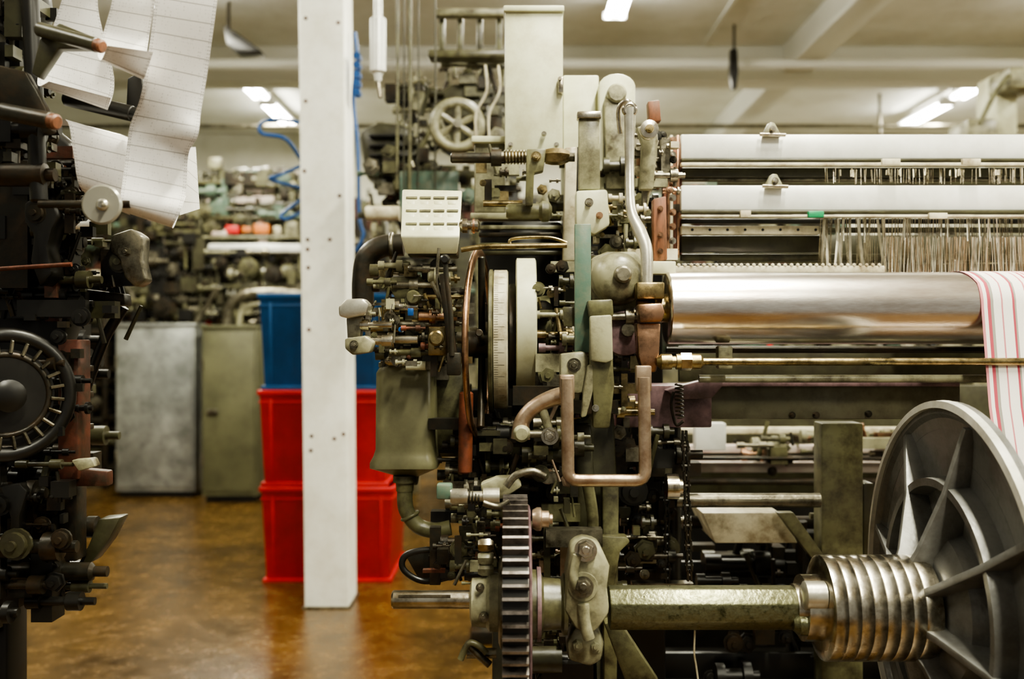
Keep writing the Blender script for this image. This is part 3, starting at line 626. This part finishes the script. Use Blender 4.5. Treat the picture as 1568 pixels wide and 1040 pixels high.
lx('tie_rod',554,2.0,[(1005,6),(1012,12),(1028,12),(1028,9),(1035,9),(1035,12),(1072,12),(1076,8),(1076,6),(1500,6),(1900,6)],brass);lx('tie_rod_coupling',554,2.0,[(1042,14),(1058,14)],steel,6)
lx('tie_rod_low',580,2.12,[(1070,6),(1900,6)],sage);lx('dark_rod',536,2.2,[(1020,5),(1900,5)],iron);box('rod_clip',1100,530,1122,565,2.06,.03,sage,.003)
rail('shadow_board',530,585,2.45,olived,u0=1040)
rail('rear_beam',590,642,2.32,greyp,u0=1088,x1=X(1470,2.32),th=.09);rail('rear_beam_lip',584,592,2.3,purple,u0=1088,x1=X(1470,2.3),th=.1);box('rear_beam_end',944,590,1090,655,2.28,.12,purple,.004)
plate('beam_bracket',[(1020,598),(1045,590),(1105,575),(1108,590),(1090,610),(1040,612)],2.24,.04,purple,.003)
for u in(1330,1213,1250): bolt(u,634 if u>1300 else 636,2.32,4,iron)
box('rear_post',1258,648,1322,1060,2.5,.07,olive,.005);box('rear_post_side',1322,740,1338,860,2.52,.06,olived,.003)
lx('rear_shaft',766,2.3,[(1035,11),(1255,11)],dull);lx('rear_shaft_collar',745,2.2,[(1020,20),(1038,20),(1038,14),(1044,14)],steel)
lx('lower_roll',800,2.7,[(1045,10),(1900,10)],iron);lx('far_rod',790,2.6,[(1240,5),(1900,5)],sage)
utube('cable_hook',[(1032,600),(1028,620),(1035,650),(1046,645)],2.1,2.5,iron);spring('return_spring',P(1040,588,2.08),P(1041,640,2.08),S(6,2.08),S(1.4,2.08),9,iron)
chain('drive_chain',P(1048,660,2.2),P(1056,900,2.2),.022,iron);chain('drive_chain_back',P(1020,640,2.3),P(1022,900,2.3),.02,black)
rod('dark_post',P(1030,600,2.4),P(1030,905,2.4),S(13,2.4),black);utube('cotton_cord',[(1064,965),(1063,1000),(1066,1020),(1070,1050)],1.8,1.5,cream)
plate('cloth_tray',[(1075,785),(1195,785),(1222,832),(1095,832)],2.55,.2,cream,.004)
plate('diag_brace',[(1190,785),(1215,785),(1262,850),(1262,880)],2.5,.03,olive,.003)
for v,h,m,dd in((655,10,cream,3.5),(682,12,bagm,3.4),(708,16,bagm,3.35),(735,8,iron,3.3),(700,4,iron,3.3)): wbox('far_rail',X(1040,dd),dd,Z(v+h,dd),2.9,dd+.05,Z(v,dd),m,.005)
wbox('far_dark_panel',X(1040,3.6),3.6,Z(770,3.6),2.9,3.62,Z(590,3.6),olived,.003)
box('bright_tag',1065,648,1112,690,3.2,.05,white,.004)
uclutter('far_fittings',1120,1560,660,720,3.3,3.5,80,[olive,cream,dull,copper,sage,iron],8,30,46)
rail('lower_shadow_beam',860,885,2.9,black,u0=960);rail('floor_shade_rail',1000,1040,2.7,black,u0=960)  # black box beams added to cover the dark underside of the loom
wbox('under_loom_shade_sheet',X(960,2.4),2.2,.25,2.2,3.4,.3,black,.005)  # black sheet added to stand in for the shade under the loom
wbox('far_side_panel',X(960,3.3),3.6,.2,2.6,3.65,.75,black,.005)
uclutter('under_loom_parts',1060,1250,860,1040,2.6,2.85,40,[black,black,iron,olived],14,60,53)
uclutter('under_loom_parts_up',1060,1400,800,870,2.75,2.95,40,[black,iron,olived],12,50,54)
plate('side_frame',[(872,600),(938,600),(945,740),(940,1060),(866,1060),(862,740)],2.2,.08,olived,.006)
plate('side_frame_rib',[(880,650),(905,650),(912,760),(918,1060),(895,1060),(885,800)],2.15,.05,olived,.005)
plate('side_frame_web',[(922,740),(948,742),(945,1060),(925,1060)],2.12,.05,olive,.005)
plate('diag_leg',[(925,955),(948,950),(1012,1048),(960,1050)],1.9,.04,olive,.005)
plate('side_frame_curve',[(905,820),(960,822),(965,830),(950,845),(940,900),(925,900),(920,850)],2.1,.04,olive,.004)
box('inner_frame_column',940,640,1020,1060,2.5,.08,black,.01);uclutter('lower_fittings',930,1030,640,900,2.25,2.45,90,[iron,olived,black,olive,iron,dull],14,40,47)
uclutter('lower_left_fittings',820,880,600,880,2.0,2.15,70,[olive,dull,iron,sage,pink,olived],12,34,48)
utube('curved_conduit',[(900,740),(908,800),(902,860),(908,960)],2.05,9,olive)
for v in(820,838,856,872): box('bright_gap_plate',975,v,1005,v+7,2.4,.02,[olive,iron,cream,iron][(v//17)%4],.001)
# gear
pg=Vector((X(789,1.8),1.8,Z(922,1.8)))
gear('let_off_gear',pg,S(146,1.8),S(163,1.8),.044,56,gearm)
lathe('gear_gap_shade_band',pg-Vector((.0212,0,0)),(1,0,0),[(0,S(130,1.8)),(0,S(149,1.8)),(.0424,S(149,1.8)),(.0424,S(130,1.8))],black,96)  # black band stands in for the shade in the tooth gaps
lathe('gear_web',pg-Vector((.03,0,0)),(1,0,0),[(0,S(60,1.8)),(.004,S(70,1.8)),(.06,S(70,1.8))],dull,36)
ring('gear_rim_edge',pg+Vector((.024,0,0)),(1,0,0),S(136,1.8),.006,purple,60,sq=(.014,.004))
lx('beam_drive_shaft',918,1.8,[(600,11),(603,14),(700,14),(722,14)],steel);box('keyway',610,911,690,915,1.8-.017,.002,dull,0)
lx('shaft_flange',922,1.8,[(720,26),(723,36),(745,38),(750,44),(765,44)],sage,36);bolt(741,945,1.75,6,dull);bolt(735,900,1.76,5,dull)
lx('gear_hub',925,1.8,[(815,52),(826,52),(832,40),(858,38),(862,46),(868,46)],olive,32);lx('gear_hub_ring',925,1.8,[(822,56),(828,56)],purple,32)
plate('bearing_casting',[(876,840),(895,830),(920,838),(934,868),(930,900),(934,940),(912,970),(882,966),(864,935),(868,880)],1.74,.09,sage,.01)
plate('bearing_foot',[(880,960),(915,965),(925,985),(922,1012),(905,1022),(870,1012),(868,985)],1.78,.06,sage,.008)
bolt(897,843,1.735,13,steel,.02);bolt(893,899,1.735,12,dull,.022);ly('boss_ring',893,899,1.737,[(0,22),(.006,24)],sage,28);bolt(885,990,1.78,8,sage,.015);bolt(912,992,1.78,7,sage,.012)
utube('lug_curve',[(884,850),(878,880),(884,900)],1.73,7,sage);utube('lug_curve_low',[(893,925),(896,955),(902,978)],1.735,9,sage)
lx('hub_bolt',795,1.75,[(815,14),(822,18),(828,18),(830,13),(840,13),(842,8),(846,8)],pink,24)
lx('idle_pin',760,1.82,[(690,10),(693,12),(716,12),(716,8),(740,8),(740,13),(765,13)],alul,20);box('pin_block',668,742,692,765,1.84,.03,teal,.004);plate('pin_bracket',[(735,742),(760,732),(790,730),(800,745),(770,765),(740,762)],1.86,.04,sage,.005)
spring('pin_spring',P(712,760,1.82),P(736,764,1.82),S(9,1.82),S(1.5,1.82),5,iron)
utube('pawl_lever',[(775,745),(790,728),(815,722),(835,730)],1.8,6,dull);utube('pawl',[(740,770),(762,776),(780,768)],1.75,5,dull)
uclutter('gear_side_fittings',700,765,750,880,1.85,2.0,60,[dull,olived,sage,iron,olive,black],8,24,49)
for v in(835,855,872): lx('side_nut',v,1.8,[(732,8),(738,11),(750,11),(756,7)],[sage,steel,sage][(v//18)%3],6)
uclutter('cam_parts',660,740,830,885,2.0,2.15,50,[iron,iron,black,olived,rust],12,26,50)
utube('black_hose',[(700,880),(650,890),(618,872),(622,850),(660,842),(700,850)],2.1,5,black)
plate('cam_plate',[(620,850),(650,842),(700,850),(720,880),(690,890),(640,886)],2.15,.04,iron,.004);ly('cam_roller',700,856,2.05,[(0,6),(.005,12),(.03,12)],iron,24)
utube('wing_nut_a',[(705,1010),(718,985),(735,990),(745,1000)],1.75,5,olive);utube('wing_nut_b',[(715,985),(735,1005),(750,1018)],1.76,6,dull);lx('wing_stud',1000,1.78,[(715,8),(760,8)],dull)
lx('lower_shaft',1010,1.9,[(815,20),(860,20)],olived);uclutter('bottom_fittings',815,875,950,1040,1.9,2.1,50,[olive,iron,iron,black],12,36,51)
uclutter('cam_low',690,760,710,800,2.15,2.3,50,[iron,olived,black,olive,rust],12,28,52)
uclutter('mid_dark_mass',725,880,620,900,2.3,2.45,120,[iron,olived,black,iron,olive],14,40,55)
for x,y in((X(780,2.3),2.3),(X(905,2.2),2.15),(X(905,3.2),3.2),(1.6,2.4),(1.6,3.3)):
    wbox('machine_foot',x-.04,y,.0,x+.04,y+.1,.75,olived,.006);wbox('foot_pad',x-.08,y-.04,0,x+.08,y+.14,.03,iron,.004)
wbox('bed_beam',X(780,2.3)-.04,2.4,.25,1.64,2.5,.35,olived,.006)
# ================= WARP BEAM
begin('warp_beam')
d=1.8;zc=Z(930,d);x0f=.79
lathe('beam_shaft',(X(932,d),d,zc),(1,0,0),[(0,S(34,d)),(X(1232,d)-X(932,d),S(34,d))],shaftm,8,phase=math.pi/8,bev=.003)
lx('shaft_collar',930,d,[(1212,22),(1214,36),(1226,36),(1226,50),(1232,50),(1262,50)],steel,40)
lx('collar_bright',912,1.76,[(1228,16),(1232,22),(1262,22)],alul,28);lx('collar_low',955,1.77,[(1214,10),(1222,18),(1250,18)],shaftm,24)
pr=[(1252,60),(1254,76)];u=1256
while u<1408: 
    pr+=[(u,79),(u+1,79.2),(u+17,79.3),(u+18,78.6)];u+=19
pr+=[(1414,76),(1416,50)]
lx('wound_band_drum',930,d,pr,steel,64)
lx('flange_hub',930,d,[(1414,52),(1420,58),(1432,45),(1445,36),(1470,36)],alu,40)
Rf=.372;C=Vector((x0f,d,zc))
def prof_ring(name,prof,m,seg=96):
    V=[];Fc=[];n=len(prof)
    for i in range(seg):
        t=2*math.pi*i/seg
        for a,r_ in prof:V.append(C+Vector((a,math.cos(t)*r_,math.sin(t)*r_)))
    for i in range(seg):
        for j in range(n):Fc.append((i*n+j,i*n+(j+1)%n,((i+1)%seg)*n+(j+1)%n,((i+1)%seg)*n+j))
    return mk(name,V,Fc,m,0,32)
prof_ring('flange_rim_edge',[(-.016,Rf-.012),(-.014,Rf+.001),(.0,Rf+.002),(.0,Rf-.012)],rimm)
prof_ring('flange_rim',[(-.008,Rf-.022),(-.006,Rf),(.014,Rf),(.014,Rf-.05),(.004,Rf-.05),(0,Rf-.03)],alu)
prof_ring('flange_web_outer',[(.004,Rf-.045),(.014,Rf-.045),(.02,Rf-.12),(.01,Rf-.12)],alu)
prof_ring('flange_inner_ring',[(-.03,.218),(-.03,.232),(.012,.236),(.012,.212)],alu)
prof_ring('flange_core',[(-.04,.03),(-.04,.1),(-.02,.135),(.02,.15),(.03,.03)],alu)
def sector(a0,a1,r0,r1,xa,xb,m,name='flange_web'):
    V=[];Fc=[];n=12
    for i in range(n+1):
        t=a0+(a1-a0)*i/n
        for xx,rr0 in((xa,r0),(xa,r1),(xb,r1),(xb,r0)):V.append(C+Vector((xx,math.cos(t)*rr0,math.sin(t)*rr0)))
    for i in range(n):
        for j in range(4):Fc.append((i*4+j,i*4+(j+1)%4,i*4+4+(j+1)%4,i*4+4+j))
    Fc+=[(0,1,2,3),(n*4+3,n*4+2,n*4+1,n*4)]
    mk(name,V,Fc,m)
N=8
for i in range(N):
    a=2*math.pi*i/N+.25
    er=Vector((0,math.cos(a),math.sin(a)));et=Vector((0,-math.sin(a),math.cos(a)));h=.007
    pts=[(-.10,.05),(-.07,.11),(-.035,.22),(-.012,Rf-.03),(.01,Rf-.03),(.01,.05)]
    V=[C+Vector((x_,0,0))+er*r_+et*s*h for s in(-1,1) for x_,r_ in pts];n=len(pts)
    mk('flange_rib',V,[tuple(range(n)),tuple(range(2*n-1,n-1,-1))]+[(k,(k+1)%n,n+(k+1)%n,n+k) for k in range(n)],alu,.002)
    sector(a,a+2*math.pi/N,.14,.215,.006,.014,alu)
    if i!=0: sector(a,a+2*math.pi/N,.225,Rf-.1,.008,.014,alu)
rod('beam_barrel',C+Vector((.02,0,0)),C+Vector((1.0,0,0)),.12,bagm,32)
# ================= WARP SHEET
begin('warp_thread_sheet')
xl=X(1503,2.02);xr=1.8;prof=[]
rz=Z(472,dR);rr0=S(55,dR)+.002
prof+= [(2.35,rz+rr0-.012,-.02),(2.2,rz+rr0,-.02)]
for t in range(0,10):
    a=math.pi/2+t/9*math.pi/2; prof.append((dR+rr0*math.cos(a),rz+rr0*math.sin(a),-.02+.02*min(1,t/5)))
prof+=[(1.99,rz-.2,0),(1.93,rz-.4,.0),(1.925,zc+.1,.0)]
V=[];uv=[];Fc=[];nx=40
for (y_,z_,off) in prof:
    for j in range(nx+1):
        t=j/nx;V.append((xl+off*1.0+(xr-xl-off)*t,y_,z_));uv.append((t*2.2,z_))
for i in range(len(prof)-1):
    for j in range(nx):Fc.append((i*(nx+1)+j,i*(nx+1)+j+1,(i+1)*(nx+1)+j+1,(i+1)*(nx+1)+j))
mk('threads',V,Fc,warp,0,60,uv=uv)
# ================= LEFT LOOM (dark)
begin('weaving_loom')
DM=[iron,black,iron,black,black,olived,black]
plate('side_casting',[(-60,300),(40,300),(60,340),(110,420),(112,470),(95,520),(100,720),(85,860),(120,900),(100,925),(60,905),(-60,900)],2.1,.08,black,.008)
box('frame_post',88,520,120,735,1.95,.06,rustd,.004);box('frame_post_low',90,735,118,860,2.0,.05,iron,.005)
uclutter('post_fittings',80,125,470,860,1.9,1.96,26,[iron,black,black],10,30,66)
wp=P(8,605,1.85);wa=Vector((.75,-1,.0))
ring('hand_wheel_rim',wp,wa,S(92,1.85),.012,black,48,sq=(.014,.01));ring('hand_wheel_inner',wp,wa,S(62,1.85),.007,iron,40);lathe('hand_wheel_web',wp,wa,[(0,S(70,1.85)),(.004,S(70,1.85))],black,40)
wan=wa.normalized();aa=wan.orthogonal().normalized();bb=wan.cross(aa)
for i in range(24):
    t=i*math.pi/12;rod('wheel_tooth',wp+(aa*math.cos(t)+bb*math.sin(t))*S(64,1.85)+wan*.008,wp+(aa*math.cos(t)+bb*math.sin(t))*S(84,1.85)+wan*.008,.0035,dull,6)
lathe('wheel_hub',wp-wan*.01,wan,[(0,.03),(.05,.03),(.055,.02)],black,20)
uclutter('side_parts_top',-20,110,240,470,1.95,2.1,150,DM+[rustd],12,50,61)
uclutter('side_parts_mid',60,190,350,500,1.95,2.1,70,[iron,black,black,black,olived],10,36,62)
uclutter('side_parts_low',-20,105,690,920,1.9,2.1,90,DM,14,50,63)
uclutter('side_parts_between',-20,110,460,720,2.3,2.6,90,DM,14,60,64)
plate('grey_lever_head',[(170,360),(200,350),(218,362),(215,400),(222,430),(205,440),(190,425),(180,395),(165,385)],2.0,.05,dull,.006);bolt(190,385,2.0,7,dull)
plate('lever_arm',[(110,440),(190,450),(192,468),(120,470)],2.05,.04,iron,.004);utube('diagonal_stay',[(190,470),(160,520),(130,600)],2.1,8,black)
plate('round_casting',[(35,310),(55,300),(85,308),(92,330),(80,350),(72,380),(80,420),(60,440),(45,400),(50,360),(36,340)],1.9,.06,black,.008)
utube('orange_rod',[(0,412,1.9),(60,408,1.9),(110,405,1.9)],1.9,3.5,rust)
lx('side_roller',268,1.75,[(-60,18),(70,18),(72,10),(85,10)],iron,24);lx('side_roller',270,2.2,[(80,8),(140,8)],olive,20)
lx('white_roll',338,3.0,[(-60,14),(150,14)],white,20);lx('white_roll',355,2.9,[(-60,10),(90,10)],white,20)
plate('treadle_arm',[(0,745),(30,740),(42,752),(30,790),(28,850),(15,850),(16,795)],1.9,.03,black,.004)
plate('pedal',[(150,795),(185,792),(165,830),(140,862),(118,866),(135,835)],2.05,.05,olived,.005);plate('lug',[(108,705),(140,702),(146,715),(120,722)],1.9,.03,sage,.004)
plate('lug_bar',[(90,715),(165,722),(165,745),(90,745)],1.96,.03,rustd,.004)
lx('foot_shaft',875,2.0,[(-60,14),(60,14),(60,20),(100,20),(100,14),(140,14),(145,8),(165,8)],iron,24);plate('foot_casting',[(-20,850),(60,860),(120,880),(118,905),(60,920),(-20,915)],2.05,.1,black,.01)
wbox('frame_leg',X(-60,2.15),2.15,0,X(10,2.15),2.25,.9,black,.01)
for v in(560,600,650): box('rail_bit',100,v,135,v+9,2.0,.03,iron,.002)
def wr(u0,v0,u1,v1,r_,d=1.74,d2=None,m=iron,capm=copper):
    a=P(u0,v0,d);b_=P(u1,v1,d2 or d-.05);rod('card_roller',a,b_,S(r_,d),m,20);t=(b_-a).normalized();rod('card_roller_end',b_-t*.005,b_+t*.012,S(r_*.9,d),capm,20)
wr(60,45,150,70,11,1.66,1.6,olived,wood);wr(0,170,80,186,13,1.62,1.58,iron,wood);wr(100,150,205,175,12,1.8,1.78,black,black)
plate('card_bracket',[(60,60),(90,35),(140,55),(150,75),(90,75),(60,120),(48,112)],1.66,.02,olived,.003);plate('card_bracket_left',[(-40,90),(40,110),(70,165),(80,200),(66,206),(48,170),(-40,150)],1.66,.02,iron,.003)
plate('card_bracket_down',[(195,120),(215,110),(222,150),(205,190),(192,180)],1.85,.03,black,.003)
plate('card_back_beam',[(-80,-60),(60,-60),(70,20),(30,100),(60,180),(110,220),(110,300),(-80,300)],2.1,.05,black,.01)
ly('sprocket_disc',155,313,1.58,[(0,28),(.003,31),(.005,31)],plast,40);ly('disc_hub',155,313,1.572,[(0,6),(.003,9),(.012,9)],alul,24);bolt(155,313,1.572,3.5)
lx('disc_axle',313,1.66,[(60,6),(200,6)],iron);rod('carrier_post',P(60,310,1.75),P(40,-150,1.75),.015,black);rod('carrier_post_back',P(-30,980,2.1),P(-20,-150,2.1),.03,black)
uclutter('carrier_parts',-30,60,0,260,1.75,1.9,80,[iron,black,olived,black],12,44,71);uclutter('carrier_parts_low',60,170,255,340,1.9,2.0,40,[iron,black,iron,olived],10,30,72)
# ================= CARD CHAIN
begin('pattern_card_chain')
sheet('card_strip_main',[(242,-90,1.62,340,-60,1.62),(237,0,1.62,331,15,1.62),(226,90,1.64,318,110,1.64),(215,150,1.66,308,170,1.64),(200,190,1.70,303,208,1.62),(195,220,1.70,289,236,1.66),(189,270,1.68,285,290,1.66),(184,305,1.66,277,322,1.64),(185,320,1.68,265,346,1.66),(195,322,1.75,268,344,1.74),(205,280,1.8,285,300,1.8)],paper)
sheet('card_strip_mid',[(178,-60,1.68,245,-50,1.68),(172,0,1.68,236,10,1.68),(160,45,1.7,228,60,1.7),(150,80,1.66,222,100,1.66),(155,92,1.62,220,122,1.62),(165,70,1.58,235,80,1.6)],paper)
sheet('card_strip_top',[(110,-60,1.72,160,-60,1.72),(95,0,1.75,150,10,1.75),(65,90,1.76,175,120,1.74),(58,130,1.72,165,168,1.72),(75,125,1.68,170,150,1.68)],paper)
sheet('card_strip_low',[(60,200,1.85,90,185,1.85),(100,183,1.72,200,212,1.72),(112,230,1.7,198,250,1.7),(122,285,1.72,192,310,1.72),(150,310,1.78,200,330,1.78)],paper)
sheet('card_strip_side',[(285,225,1.9,300,225,2.1),(283,270,1.9,304,290,2.1),(275,330,1.9,306,320,2.1)],paper)
# ================= WORLD / CAMERA
w=bpy.data.worlds.new('World');bpy.context.scene.world=w;w.use_nodes=True;w.node_tree.nodes['Background'].inputs[0].default_value=(1,.98,.86,1);w.node_tree.nodes['Background'].inputs[1].default_value=.3
cam=bpy.data.cameras.new('camera');co=bpy.data.objects.new('camera',cam);COL.objects.link(co);co.location=(0,0,CH);co.rotation_euler=(math.pi/2,0,0);cam.lens=35;cam.sensor_width=36
cam.dof.use_dof=True;cam.dof.focus_distance=1.98;cam.dof.aperture_fstop=2.6
bpy.context.scene.camera=co
try: bpy.context.scene.view_settings.look='AgX - Medium High Contrast'
except Exception as ex: print(ex)
